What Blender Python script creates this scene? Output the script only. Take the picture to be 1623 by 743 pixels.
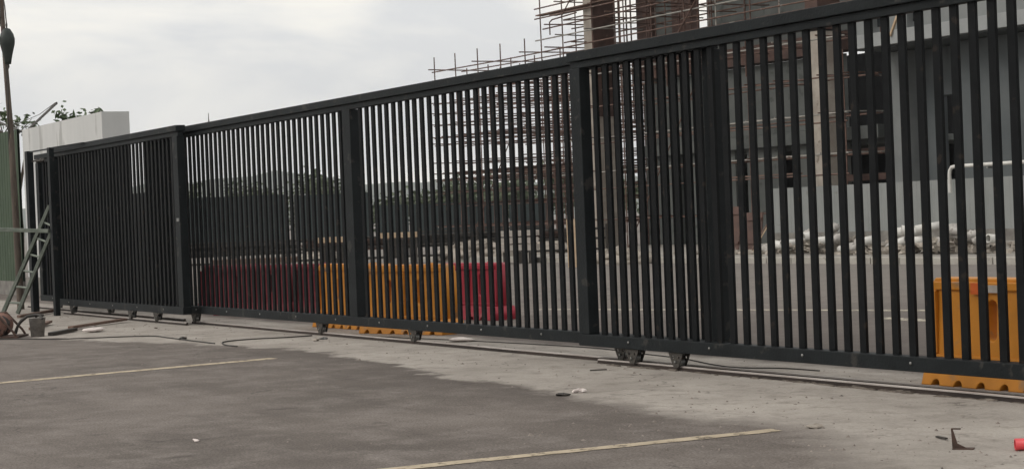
import bpy, math, random
from mathutils import Vector, Matrix
random.seed(7)
for o in list(bpy.data.objects): bpy.data.objects.remove(o)
S = bpy.context.scene
COL = S.collection
R = math.radians

# ------------------------------------------------------------------ camera
TH, PITCH, ROLL = R(30.092), R(-0.594), R(2.29)
ax = Vector((-math.cos(TH), math.sin(TH), 0)); rt = Vector((math.sin(TH), math.cos(TH), 0)); up = Vector((0, 0, 1))
F = ax*math.cos(PITCH) + up*math.sin(PITCH); U0 = -ax*math.sin(PITCH) + up*math.cos(PITCH)
CX = rt*math.cos(ROLL) - U0*math.sin(ROLL); CY = rt*math.sin(ROLL) + U0*math.cos(ROLL)
cd = bpy.data.cameras.new('camera'); cam = bpy.data.objects.new('camera', cd); COL.objects.link(cam)
m = Matrix.Identity(4)
for i in range(3):
    m[i][0] = CX[i]; m[i][1] = CY[i]; m[i][2] = -F[i]
m[2][3] = 1.5
cam.matrix_world = m
cd.sensor_width = 36; cd.lens = 2850/1623*36; cd.clip_start = .05; cd.clip_end = 6000
S.camera = cam

# ------------------------------------------------------------------ sky, sun, exposure
SUN_EL, SUN_ROT = R(40), R(200)
w = bpy.data.worlds.new('World'); S.world = w; w.use_nodes = True
nt = w.node_tree; N = nt.nodes; L = nt.links
bg = N['Background']; bg.inputs['Strength'].default_value = .1
sky = N.new('ShaderNodeTexSky'); sky.sky_type = 'NISHITA'; sky.sun_disc = False
sky.sun_elevation = SUN_EL; sky.sun_rotation = SUN_ROT; sky.air_density = 1.5; sky.dust_density = 4
tc = N.new('ShaderNodeTexCoord'); mp = N.new('ShaderNodeMapping'); mp.inputs['Scale'].default_value = (3.2, 3.2, 11)
mp.inputs['Rotation'].default_value = (.05, .12, 0)
L.new(tc.outputs['Generated'], mp.inputs['Vector'])
n1 = N.new('ShaderNodeTexNoise'); n1.inputs['Scale'].default_value = 1.5; n1.inputs['Detail'].default_value = 6; n1.inputs['Roughness'].default_value = .5
n1.inputs['Distortion'].default_value = .4
L.new(mp.outputs[0], n1.inputs['Vector'])
cr = N.new('ShaderNodeValToRGB'); e = cr.color_ramp.elements
e[0].position = .40; e[0].color = (8.2, 8.3, 8.45, 1); e[1].position = .60; e[1].color = (11.8, 11.3, 10.3, 1)
k = e.new(.49); k.color = (9.9, 9.75, 9.4, 1)
L.new(n1.outputs['Fac'], cr.inputs['Fac'])
mx = N.new('ShaderNodeMixRGB'); mx.inputs['Fac'].default_value = .93
L.new(sky.outputs[0], mx.inputs[1]); L.new(cr.outputs[0], mx.inputs[2]); L.new(mx.outputs[0], bg.inputs['Color'])
sd = bpy.data.lights.new('sun', 'SUN'); sd.energy = 1.25; sd.angle = R(24); sd.color = (1, .96, .9)
so = bpy.data.objects.new('sun', sd); COL.objects.link(so)
sdir = Vector((math.cos(SUN_EL)*math.sin(SUN_ROT), math.cos(SUN_EL)*math.cos(SUN_ROT), math.sin(SUN_EL)))
so.rotation_euler = sdir.to_track_quat('Z', 'Y').to_euler(); so.location = (0, -20, 40)
S.view_settings.view_transform = 'Standard'; S.view_settings.look = 'None'; S.view_settings.gamma = 1
S.view_settings.exposure = 0.1
S.render.engine = 'CYCLES'

# ------------------------------------------------------------------ materials
def mat(name, c1, c2=None, scale=4, rough=.7, metal=0, bump=0, bscale=60, detail=6, spots=None, spec=.5, stretch=None):
    M = bpy.data.materials.new(name); M.use_nodes = True
    n = M.node_tree.nodes; l = M.node_tree.links; b = n['Principled BSDF']
    b.inputs['Roughness'].default_value = rough; b.inputs['Metallic'].default_value = metal
    b.inputs['Specular IOR Level'].default_value = spec
    t = n.new('ShaderNodeTexCoord'); v = t.outputs['Object']
    if stretch:
        q = n.new('ShaderNodeMapping'); q.inputs['Scale'].default_value = stretch; l.new(v, q.inputs['Vector']); v = q.outputs[0]
    a = n.new('ShaderNodeTexNoise'); a.inputs['Scale'].default_value = scale; a.inputs['Detail'].default_value = detail
    a.inputs['Roughness'].default_value = .6; l.new(v, a.inputs['Vector'])
    r = n.new('ShaderNodeValToRGB'); r.color_ramp.elements[0].position = .35; r.color_ramp.elements[1].position = .68
    r.color_ramp.elements[0].color = (*c1, 1); r.color_ramp.elements[1].color = (*(c2 or c1), 1)
    l.new(a.outputs['Fac'], r.inputs['Fac']); out = r.outputs[0]
    if spots:
        a2 = n.new('ShaderNodeTexNoise'); a2.inputs['Scale'].default_value = spots[1]; a2.inputs['Detail'].default_value = 8
        l.new(v, a2.inputs['Vector'])
        r2 = n.new('ShaderNodeValToRGB'); r2.color_ramp.elements[0].position = spots[2]; r2.color_ramp.elements[1].position = spots[2]+.06
        l.new(a2.outputs['Fac'], r2.inputs['Fac'])
        x = n.new('ShaderNodeMixRGB'); l.new(r2.outputs[0], x.inputs[0]); l.new(out, x.inputs[1]); x.inputs[2].default_value = (*spots[0], 1)
        out = x.outputs[0]
    l.new(out, b.inputs['Base Color'])
    if bump:
        a3 = n.new('ShaderNodeTexNoise'); a3.inputs['Scale'].default_value = bscale; a3.inputs['Detail'].default_value = 4
        l.new(t.outputs['Object'], a3.inputs['Vector'])
        bp = n.new('ShaderNodeBump'); bp.inputs['Strength'].default_value = bump; bp.inputs['Distance'].default_value = .02
        l.new(a3.outputs['Fac'], bp.inputs['Height']); l.new(bp.outputs[0], b.inputs['Normal'])
    return M
M = {}
M['paint'] = mat('black_green_paint', (.0065, .0085, .0098), (.0115, .0145, .016), 3, .58, 0, .2, 40, spots=((.032, .031, .029), 7, .62), spec=.15)
M['paint2'] = mat('black_paint_slats', (.004, .0048, .0056), (.0075, .0085, .0095), 5, .6, 0, .1, 40, spots=((.022, .018, .015), 9, .63), spec=.1)
M['navy'] = mat('dark_navy_sheet', (.008, .01, .014), (.012, .015, .02), 2, .6, spec=.25)
M['steel'] = mat('galvanised_steel', (.16, .16, .155), (.30, .30, .29), 20, .4, .7)
M['darksteel'] = mat('dark_steel', (.03, .028, .026), (.07, .06, .05), 20, .5, .4)
M['rail'] = mat('worn_rail_steel', (.3, .26, .235), (.46, .42, .39), 5, .5, .1, spots=((.12, .08, .06), 2.2, .7), stretch=(.35, 1, 1))
M['railb'] = mat('dark_rail_steel', (.014, .009, .007), (.04, .026, .02), 4, .8, 0, stretch=(.4, 1, 1))
M['rust'] = mat('rust', (.04, .024, .018), (.09, .05, .036), 12, .85, 0, .3, 50)
M['scaf'] = mat('rusty_scaffold_tube', (.065, .034, .026), (.155, .09, .068), 3, .65, .2, spots=((.23, .21, .19), 2.3, .64))
M['scafg'] = mat('galvanised_scaffold_tube', (.2, .19, .17), (.36, .34, .31), 3, .5, .3, spots=((.09, .05, .035), 5, .62))
M['plank'] = mat('weathered_plank', (.10, .06, .045), (.2, .13, .1), 3, .8, 0, .3, 40, stretch=(1, 8, 8))
M['form'] = mat('brown_formwork_ply', (.05, .026, .02), (.105, .055, .042), 2, .75, 0, .2, 30, spots=((.16, .12, .1), 4, .68))
M['conc'] = mat('raw_concrete', (.27, .235, .2), (.42, .38, .33), 1.6, .85, 0, .4, 30, spots=((.2, .17, .14), 3, .63))
M['concd'] = mat('dark_grey_render', (.075, .083, .08), (.115, .122, .116), .9, .8, 0, .3, 20, spots=((.06, .066, .062), 2, .6))
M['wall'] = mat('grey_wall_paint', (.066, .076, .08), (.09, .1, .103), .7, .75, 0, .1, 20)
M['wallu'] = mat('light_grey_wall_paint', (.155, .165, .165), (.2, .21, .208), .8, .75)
M['band'] = mat('pale_grey_band', (.22, .23, .23), (.28, .29, .29), 1.2, .75)
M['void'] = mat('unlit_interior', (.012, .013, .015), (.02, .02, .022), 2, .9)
M['glass'] = mat('dark_window_glass', (.02, .023, .026), (.03, .034, .038), 1, .12)
M['hoard'] = mat('grey_metal_sheet', (.19, .2, .195), (.235, .245, .24), .8, .65, 0, .1, 12, spots=((.16, .16, .148), 3, .64))
M['hoardg'] = mat('dark_green_sheet', (.010, .019, .020), (.019, .031, .031), .5, .6)
M['green'] = mat('green_sheet', (.02, .042, .018), (.033, .058, .027), 1.4, .7, 0, .1, 8, spots=((.05, .07, .045), 3, .64))
M['white'] = mat('dirty_white_wall', (.45, .455, .45), (.56, .56, .55), .8, .8, 0, .15, 20, spots=((.36, .36, .35), 1.6, .57), stretch=(1.1, 1, .3))
M['plinth'] = mat('concrete_plinth', (.13, .12, .11), (.22, .21, .19), 3, .85, 0, .5, 20)
M['orange'] = mat('orange_plastic', (.5, .195, .012), (.64, .25, .02), 2.5, .5, 0, .08, 30, spots=((.36, .2, .09), 3, .61))
M['red'] = mat('dark_red_plastic', (.27, .012, .028), (.36, .022, .042), 2.5, .5, 0, .08, 30, spots=((.3, .09, .1), 3, .62))
M['redold'] = mat('old_maroon_plastic', (.16, .013, .022), (.23, .022, .034), 2.5, .6, 0, .08, 30, spots=((.15, .06, .055), 3, .6))
M['refl'] = mat('reflector_orange', (.62, .11, .02), (.68, .15, .03), 8, .3)
M['pale'] = mat('pale_scuffed_strip', (.4, .36, .32), (.5, .46, .42), 8, .6)
M['pipe'] = mat('white_pipe', (.5, .49, .46), (.62, .61, .58), 4, .5)
M['sack'] = mat('dirty_white_sack', (.3, .28, .26), (.52, .5, .47), 6, .9, 0, .6, 25, spots=((.16, .14, .12), 4, .62))
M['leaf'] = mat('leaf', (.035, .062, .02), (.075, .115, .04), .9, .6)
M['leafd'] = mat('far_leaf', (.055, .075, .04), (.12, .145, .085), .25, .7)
M['bark'] = mat('bark', (.05, .038, .028), (.1, .08, .06), 6, .9)
M['pole'] = mat('brown_pole', (.05, .036, .028), (.11, .085, .065), 4, .8, spots=((.16, .12, .09), 7, .64), stretch=(3, 3, .5))
M['dkgreen'] = mat('dark_green_cast_iron', (.008, .014, .012), (.018, .026, .021), 12, .6)
M['ladder'] = mat('green_grey_aluminium', (.115, .135, .11), (.2, .22, .19), 6, .6, .2, spots=((.3, .29, .24), 8, .66))
M['cable'] = mat('black_cable', (.02, .018, .016), (.045, .04, .036), 8, .7)
M['brownred'] = mat('red_brown_machine', (.15, .075, .055), (.25, .14, .11), 9, .7, 0, .3, 40, spots=((.05, .035, .03), 7, .56))
M['foam'] = mat('pinkish_white_foam', (.62, .54, .51), (.78, .72, .68), 10, .8, 0, .4, 40)
M['redpipe'] = mat('red_plastic_pipe', (.55, .045, .055), (.66, .07, .08), 6, .4, spots=((.5, .12, .1), 9, .66))
M['dirt'] = mat('pale_rubble', (.2, .175, .15), (.4, .36, .31), 2.5, .95, 0, .8, 12)
M['gritm'] = mat('grit_stone', (.09, .075, .065), (.3, .26, .23), 3, .95)
M['dirtd'] = mat('packed_dirt', (.07, .055, .045), (.17, .145, .12), 9, .95, 0, .8, 40)
M['tan'] = mat('tan_board', (.42, .3, .19), (.55, .42, .29), 3, .8)
M['kerb'] = mat('kerb_stone', (.3, .28, .25), (.42, .4, .36), 2, .85, 0, .4, 25, spots=((.17, .16, .14), 3, .62))
M['pave'] = mat('dusty_pavement', (.2, .185, .165), (.3, .28, .25), .8, .9, 0, .4, 15)
M['hill'] = mat('wooded_hill', (.03, .045, .025), (.05, .065, .035), .004, .9)
M['bucketc'] = mat('grey_cement_crust', (.13, .12, .11), (.23, .215, .2), 12, .9, 0, .5, 40)

def ground_mat():
    G = bpy.data.materials.new('asphalt_and_concrete'); G.use_nodes = True
    n = G.node_tree.nodes; l = G.node_tree.links; b = n['Principled BSDF']
    tc = n.new('ShaderNodeTexCoord'); P = tc.outputs['Object']
    def noise(sc, det=6, rough=.6, vec=None, stretch=None):
        if stretch:
            q = n.new('ShaderNodeMapping'); q.inputs['Scale'].default_value = stretch; l.new(P, q.inputs['Vector']); vec = q.outputs[0]
        a = n.new('ShaderNodeTexNoise'); a.inputs['Scale'].default_value = sc; a.inputs['Detail'].default_value = det
        a.inputs['Roughness'].default_value = rough; l.new(vec or P, a.inputs['Vector']); return a.outputs['Fac']
    def ramp(f, stops):
        r = n.new('ShaderNodeValToRGB'); e = r.color_ramp.elements
        e[0].position, e[0].color = stops[0][0], (*stops[0][1], 1); e[1].position, e[1].color = stops[-1][0], (*stops[-1][1], 1)
        for p, c in stops[1:-1]: e.new(p).color = (*c, 1)
        l.new(f, r.inputs['Fac']); return r.outputs[0]
    def mixc(f, a, b_, mode='MIX', fac=None):
        x = n.new('ShaderNodeMixRGB'); x.blend_type = mode
        if fac is not None: x.inputs[0].default_value = fac
        else: l.new(f, x.inputs[0])
        for i, v in ((1, a), (2, b_)):
            if isinstance(v, tuple): x.inputs[i].default_value = (*v, 1)
            else: l.new(v, x.inputs[i])
        return x.outputs[0]
    def mth(op, a, b_=None):
        x = n.new('ShaderNodeMath'); x.operation = op
        for i, v in ((0, a), (1, b_)):
            if v is None: continue
            if isinstance(v, (int, float)): x.inputs[i].default_value = v
            else: l.new(v, x.inputs[i])
        return x.outputs[0]
    g3 = lambda v: (v, v, v)
    # asphalt
    asp = ramp(noise(.35, 5), [(.3, (.095, .08, .07)), (.5, (.14, .119, .105)), (.7, (.185, .16, .142))])
    asp = mixc(ramp(noise(1.9, 8, .7), [(.46, g3(0)), (.72, g3(1))]), asp, (.215, .188, .17))
    asp = mixc(ramp(noise(55, 4, .7), [(.3, g3(0)), (.7, g3(1))]), mixc(None, asp, (.42, .42, .42), 'MULTIPLY', 1), mixc(None, asp, (1.42, 1.42, 1.42), 'MULTIPLY', 1))
    asp = mixc(ramp(noise(9, 6, .6), [(.66, g3(0)), (.7, g3(1))]), asp, (.24, .215, .19))
    asp = mixc(ramp(noise(3.1, 8, .6, stretch=(1, .6, 1)), [(.27, g3(1)), (.36, g3(0))]), asp, (.07, .058, .052))
    asp = mixc(ramp(noise(17, 3, .6), [(.66, g3(0)), (.72, g3(.8))]), asp, (.05, .042, .038))
    asp = mixc(ramp(noise(1.4, 9, .75, stretch=(.35, 1.6, 1)), [(.52, g3(0)), (.66, g3(.45))]), asp, (.08, .066, .059))
    # hairline cracks
    vo = n.new('ShaderNodeTexVoronoi'); vo.feature = 'DISTANCE_TO_EDGE'; vo.inputs['Scale'].default_value = .42
    dn = n.new('ShaderNodeTexNoise'); dn.inputs['Scale'].default_value = 1.7; dn.inputs['Detail'].default_value = 8; l.new(P, dn.inputs['Vector'])
    vm = n.new('ShaderNodeMixRGB'); vm.blend_type = 'LINEAR_LIGHT'; vm.inputs[0].default_value = .55; l.new(P, vm.inputs[1]); l.new(dn.outputs['Color'], vm.inputs[2])
    l.new(vm.outputs[0], vo.inputs['Vector'])
    crk = ramp(vo.outputs['Distance'], [(.0, g3(.7)), (.007, g3(0))])
    crk = mixc(ramp(noise(.5, 3), [(.5, g3(0)), (.56, g3(1))]), g3(0), crk)
    asp = mixc(crk, asp, (.045, .038, .034))
    # concrete
    con = ramp(noise(.8, 7), [(.3, (.265, .238, .21)), (.52, (.345, .313, .28)), (.72, (.41, .375, .335))])
    con = mixc(ramp(noise(4, 8, .7), [(.5, g3(0)), (.74, g3(.9))]), con, (.19, .165, .142))
    con = mixc(ramp(noise(1.3, 8, .7, stretch=(.5, 1.3, 1)), [(.3, g3(.6)), (.45, g3(0))]), con, (.21, .185, .165))
    con = mixc(crk, con, (.1, .085, .075))
    con = mixc(ramp(noise(42, 3, .7), [(.3, g3(0)), (.7, g3(1))]), mixc(None, con, (.84, .84, .84), 'MULTIPLY', 1), mixc(None, con, (1.1, 1.1, 1.1), 'MULTIPLY', 1))
    con = mixc(ramp(noise(14, 5, .6), [(.67, g3(0)), (.7, g3(1))]), con, (.13, .105, .09))
    # where the concrete gate apron lies
    sp = n.new('ShaderNodeSeparateXYZ'); l.new(P, sp.inputs[0]); X, Y = sp.outputs[0], sp.outputs[1]
    xn = mth('MULTIPLY', mth('ADD', X, 45), 1/50)
    fc = n.new('ShaderNodeFloatCurve'); l.new(xn, fc.inputs['Value'])
    c = fc.mapping.curves[0]; pts = [(-45, 7.3), (-30, 6.9), (-26, 7.15), (-22.4, 8.1), (-18.1, 8.45), (-15.2, 8.02), (-12.5, 7.75), (-10.6, 7.7), (-9, 7.5), (-7.5, 6.7), (5, 6.3)]
    c.points[0].location = (0, pts[0][1]/10); c.points[1].location = (1, pts[-1][1]/10)
    for x, y in pts[1:-1]: c.points.new((x+45)/50, y/10)
    fc.mapping.update()
    edge = mth('MULTIPLY', fc.outputs[0], 10)
    nz = mth('MULTIPLY', mth('SUBTRACT', noise(1.1, 6, .65), .5), 1.5)
    d = mth('SUBTRACT', mth('ADD', Y, nz), edge)
    soft = n.new('ShaderNodeMapRange'); l.new(X, soft.inputs['Value'])
    soft.inputs['From Min'].default_value = -14; soft.inputs['From Max'].default_value = -9
    soft.inputs['To Min'].default_value = .16; soft.inputs['To Max'].default_value = .65
    m1 = n.new('ShaderNodeClamp'); l.new(mth('ADD', mth('DIVIDE', d, soft.outputs[0]), .5), m1.inputs[0])
    d2 = mth('SUBTRACT', 10.75, mth('ADD', Y, mth('MULTIPLY', nz, .4)))
    m2 = n.new('ShaderNodeClamp'); l.new(mth('ADD', mth('DIVIDE', d2, .3), .5), m2.inputs[0])
    mask = mth('MULTIPLY', m1.outputs[0], m2.outputs[0])
    # dark newer patch of asphalt beside the apron
    pd = n.new('ShaderNodeClamp'); l.new(mth('ADD', mth('DIVIDE', mth('ADD', d, mth('MULTIPLY', mth('SUBTRACT', noise(.9, 4), .5), 2.5)), .9), 1.1), pd.inputs[0])
    xr = n.new('ShaderNodeMapRange'); l.new(X, xr.inputs['Value'])
    for k_, v_ in (('From Min', -21.5), ('From Max', -19.5), ('To Min', 0), ('To Max', 1)): xr.inputs[k_].default_value = v_
    xr2 = n.new('ShaderNodeMapRange'); l.new(X, xr2.inputs['Value'])
    for k_, v_ in (('From Min', -13), ('From Max', -9.5), ('To Min', 1), ('To Max', 0)): xr2.inputs[k_].default_value = v_
    pm = mth('MULTIPLY', mth('MULTIPLY', pd.outputs[0], mth('MULTIPLY', xr.outputs[0], xr2.outputs[0])), .55)
    asp = mixc(pm, asp, (.075, .062, .055))
    # far yard is dustier
    fr = n.new('ShaderNodeMapRange'); l.new(Y, fr.inputs['Value'])
    for k_, v_ in (('From Min', 12), ('From Max', 26), ('To Min', 0), ('To Max', .6)): fr.inputs[k_].default_value = v_
    asp = mixc(mth('MULTIPLY', fr.outputs[0], 1), asp, (.19, .175, .16))
    l.new(mixc(mask, asp, con), b.inputs['Base Color'])
    b.inputs['Roughness'].default_value = .88; b.inputs['Specular IOR Level'].default_value = .3
    bp = n.new('ShaderNodeBump'); bp.inputs['Strength'].default_value = .6; bp.inputs['Distance'].default_value = .012
    l.new(noise(70, 5, .7), bp.inputs['Height'])
    bp2 = n.new('ShaderNodeBump'); bp2.inputs['Strength'].default_value = .5; bp2.inputs['Distance'].default_value = .06
    l.new(noise(2.2, 5, .6), bp2.inputs['Height']); l.new(bp.outputs[0], bp2.inputs['Normal']); l.new(bp2.outputs[0], b.inputs['Normal'])
    return G
def worn_mat(name, c1, c2, thr):
    G = mat(name, c1, c2, 3, .8); n = G.node_tree.nodes; l = G.node_tree.links
    b = n['Principled BSDF']; t = n.new('ShaderNodeTexCoord')
    a = n.new('ShaderNodeTexNoise'); a.inputs['Scale'].default_value = 7; a.inputs['Detail'].default_value = 9; a.inputs['Roughness'].default_value = .75
    l.new(t.outputs['Object'], a.inputs['Vector'])
    r = n.new('ShaderNodeValToRGB'); r.color_ramp.elements[0].position = thr; r.color_ramp.elements[1].position = thr+.12
    l.new(a.outputs['Fac'], r.inputs['Fac']); l.new(r.outputs[0], b.inputs['Alpha'])
    return G
M['line'] = worn_mat('worn_yellow_line', (.34, .28, .2), (.47, .39, .28), .36)
M['line2'] = worn_mat('worn_pale_line', (.38, .34, .27), (.45, .41, .33), .4)

# ------------------------------------------------------------------ mesh helpers
class MB:
    def __init__(s): s.v = []; s.f = []; s.sm = []
    def add(s, vs, fs, smooth=False):
        o = len(s.v); s.v += [tuple(v) for v in vs]; s.f += [tuple(i+o for i in f) for f in fs]; s.sm += [smooth]*len(fs); return s
    def box(s, x0, x1, y0, y1, z0, z1):
        return s.add([(x0,y0,z0),(x1,y0,z0),(x1,y1,z0),(x0,y1,z0),(x0,y0,z1),(x1,y0,z1),(x1,y1,z1),(x0,y1,z1)],
                     [(0,3,2,1),(4,5,6,7),(0,1,5,4),(1,2,6,5),(2,3,7,6),(3,0,4,7)])
    def bar(s, p, q, w, h):                                        # box-section bar from p to q
        p, q = Vector(p), Vector(q); d = (q-p).normalized()
        a = d.cross(Vector((0, 0, 1)));
        if a.length < .01: a = Vector((1, 0, 0))
        a.normalize(); b = a.cross(d).normalized(); vs = []
        for c in (p, q):
            for i, j in ((-1,-1),(1,-1),(1,1),(-1,1)): vs.append(c + a*w/2*i + b*h/2*j)
        return s.add(vs, [(0,1,2,3),(7,6,5,4),(0,4,5,1),(1,5,6,2),(2,6,7,3),(3,7,4,0)])
    def tube(s, pts, r, n=8, caps=True):
        pts = [Vector(p) for p in pts]; rs = r if isinstance(r, (list, tuple)) else [r]*len(pts); vs = []; fs = []
        ref = None
        for i, p in enumerate(pts):
            d = (pts[min(i+1, len(pts)-1)] - pts[max(i-1, 0)]).normalized()
            if ref is None:
                ref = d.cross(Vector((0, 0, 1)))
                if ref.length < .05: ref = d.cross(Vector((1, 0, 0)))
            a = (ref - d*ref.dot(d)).normalized(); ref = a; b = d.cross(a)
            for k in range(n):
                t = 2*math.pi*k/n; vs.append(p + (a*math.cos(t) + b*math.sin(t))*rs[i])
        for i in range(len(pts)-1):
            for k in range(n):
                fs.append((i*n+k, i*n+(k+1) % n, (i+1)*n+(k+1) % n, (i+1)*n+k))
        s.add(vs, fs, True)
        if caps:
            s.add(vs[:n], [tuple(reversed(range(n)))]); s.add(vs[-n:], [tuple(range(n))])
        return s
    def lathe(s, prof, c=(0, 0, 0), n=20, axis='z'):
        vs = []; fs = []
        for r_, h in prof:
            for k in range(n):
                t = 2*math.pi*k/n; x, y = r_*math.cos(t), r_*math.sin(t)
                v = (x, y, h) if axis == 'z' else ((x, h, y) if axis == 'y' else (h, x, y))
                vs.append((v[0]+c[0], v[1]+c[1], v[2]+c[2]))
        for i in range(len(prof)-1):
            for k in range(n): fs.append((i*n+k, i*n+(k+1) % n, (i+1)*n+(k+1) % n, (i+1)*n+k))
        return s.add(vs, fs, True)
    def blob(s, c, r, seed=0, n=10, jag=.25):
        rd = random.Random(seed); vs = []; fs = []; ph = [rd.uniform(0, 6.28) for _ in range(6)]
        m_ = n//2+1
        for i in range(m_+1):
            th = math.pi*i/m_
            for k in range(n):
                t = 2*math.pi*k/n
                q = 1 + jag*(.5*math.sin(2*t+ph[0]+i*.7) + .4*math.sin(3*t+ph[1])*math.sin(2*th+ph[2])) + rd.uniform(-jag, jag)*.4
                vs.append((c[0]+r[0]*q*math.sin(th)*math.cos(t), c[1]+r[1]*q*math.sin(th)*math.sin(t), c[2]+r[2]*q*math.cos(th)))
        for i in range(m_):
            for k in range(n): fs.append((i*n+k, (i+1)*n+k, (i+1)*n+(k+1) % n, i*n+(k+1) % n))
        return s.add(vs, fs, True)
    def mesh(s, name, m_):
        me = bpy.data.meshes.new(name); me.from_pydata(s.v, [], s.f)
        me.polygons.foreach_set('use_smooth', s.sm); me.materials.append(m_); me.update(); return me
    def build(s, name, m_, parent=None, bevel=0):
        o = bpy.data.objects.new(name, s.mesh(name, m_)); COL.objects.link(o)
        if parent: o.parent = parent
        if bevel:
            b = o.modifiers.new('bevel', 'BEVEL'); b.width = bevel; b.segments = 2; b.limit_method = 'ANGLE'
        return o
def plate(name, outer, holes, depth, m_, parent=None, bev=0, post=None):   # outline in local XZ, thickness along Y
    cu = bpy.data.curves.new(name, 'CURVE'); cu.dimensions = '2D'; cu.fill_mode = 'BOTH'; cu.extrude = depth/2-bev; cu.bevel_depth = bev; cu.bevel_resolution = 1
    if bev: cu.offset = -bev
    for loop in [outer]+holes:
        sp = cu.splines.new('POLY'); sp.points.add(len(loop)-1); sp.use_cyclic_u = True
        for i, p in enumerate(loop): sp.points[i].co = (p[0], p[1], 0, 1)
    t = bpy.data.objects.new('t', cu); COL.objects.link(t)
    me = bpy.data.meshes.new_from_object(t.evaluated_get(bpy.context.evaluated_depsgraph_get()))
    bpy.data.objects.remove(t)
    for v in me.vertices:
        x, y, z = v.co; v.co = (x, -z, y)
        if post: v.co = post(v.co)
    me.materials.clear(); me.materials.append(m_); me.name = name
    o = bpy.data.objects.new(name, me); COL.objects.link(o)
    if parent: o.parent = parent
    return o
def tag(o, label=None, cat=None, group=None, kind=None):
    if label: o['label'] = label
    if cat: o['category'] = cat
    if group: o['group'] = group
    if kind: o['kind'] = kind
    return o
def thing(name, label, cat, loc=(0, 0, 0), rz=0, group=None):
    o = bpy.data.objects.new(name, None); COL.objects.link(o); o.location = loc; o.rotation_euler = (0, 0, rz); o.empty_display_size = .2
    return tag(o, label, cat, group)
def kids(o): return [c for c in bpy.data.objects if c.parent == o]
def copy_tree(o, parent=None):
    c = o.copy(); COL.objects.link(c)
    if parent: c.parent = parent
    for ch in kids(o): copy_tree(ch, c)
    return c

# ------------------------------------------------------------------ the setting
G = ground_mat()
g = MB().add([(-3000, -600, 0), (600, -600, 0), (600, 3000, 0), (-3000, 3000, 0)], [(0, 1, 2, 3)]).build('ground', G); tag(g, kind='structure')
# parking line stripes
def stripe(name, p, q, w_, m_, label):
    p, q = Vector(p), Vector(q); d = (q-p).normalized(); a = Vector((-d.y, d.x, 0))*w_/2; mb = MB(); n = 24
    vs = []
    for i in range(n+1):
        c = p.lerp(q, i/n); j = 1+random.uniform(-.18, .12)
        vs += [c+a*j, c-a*(1+random.uniform(-.18, .12))]
    mb.add(vs, [(2*i, 2*i+1, 2*i+3, 2*i+2) for i in range(n)])
    o = mb.build(name, m_); tag(o, kind='structure'); o.location.z = .004
stripe('parking_line', (-18.25, 1.8, 0), (-18.93, 7.8, 0), .21, M['line'], '')
stripe('parking_line', (-9.95, 2.9, 0), (-9.52, 7.5, 0), .145, M['line'], '')
stripe('yard_line', (-24.5, 14.6, 0), (-16.5, 17.6, 0), .3, M['line2'], '')
stripe('yard_line', (-17.6, 15.6, 0), (-13.5, 15.4, 0), .3, M['line2'], '')
# raised pavement in front of the building with its kerb
p = MB().box(-58, -2, 29.22, 80, -.05, .15).build('pavement', M['pave']); tag(p, kind='structure')
kb = MB()
x = -58
while x < -3:
    kb.box(x, x+.97, 29.03, 29.215, -.02, .165+random.uniform(-.004, .004)); x += 1
kb = kb.build('kerb', M['kerb'], bevel=.015); tag(kb, kind='structure')

# far hills
hb = MB(); n = 90; vs = []
for i in range(n+1):
    a = R(8+60*i/n); d = 2300
    h = 30 + 50*math.exp(-((math.degrees(a)-21.5)/5.5)**2) + 28*math.exp(-((math.degrees(a)-34)/7)**2) + 5*math.sin(i*.9) + 3*math.sin(i*2.3+1)
    for rr, hh in ((0, -2), (260, h*.55), (520, h), (1000, h*.4)):
        vs.append((-math.cos(a)*(d+rr), math.sin(a)*(d+rr), hh))
hb.add(vs, [(4*i+j, 4*i+j+1, 4*i+4+j+1, 4*i+4+j) for i in range(n) for j in range(3)], True)
tag(hb.build('hills', M['hill']), kind='structure')

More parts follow.
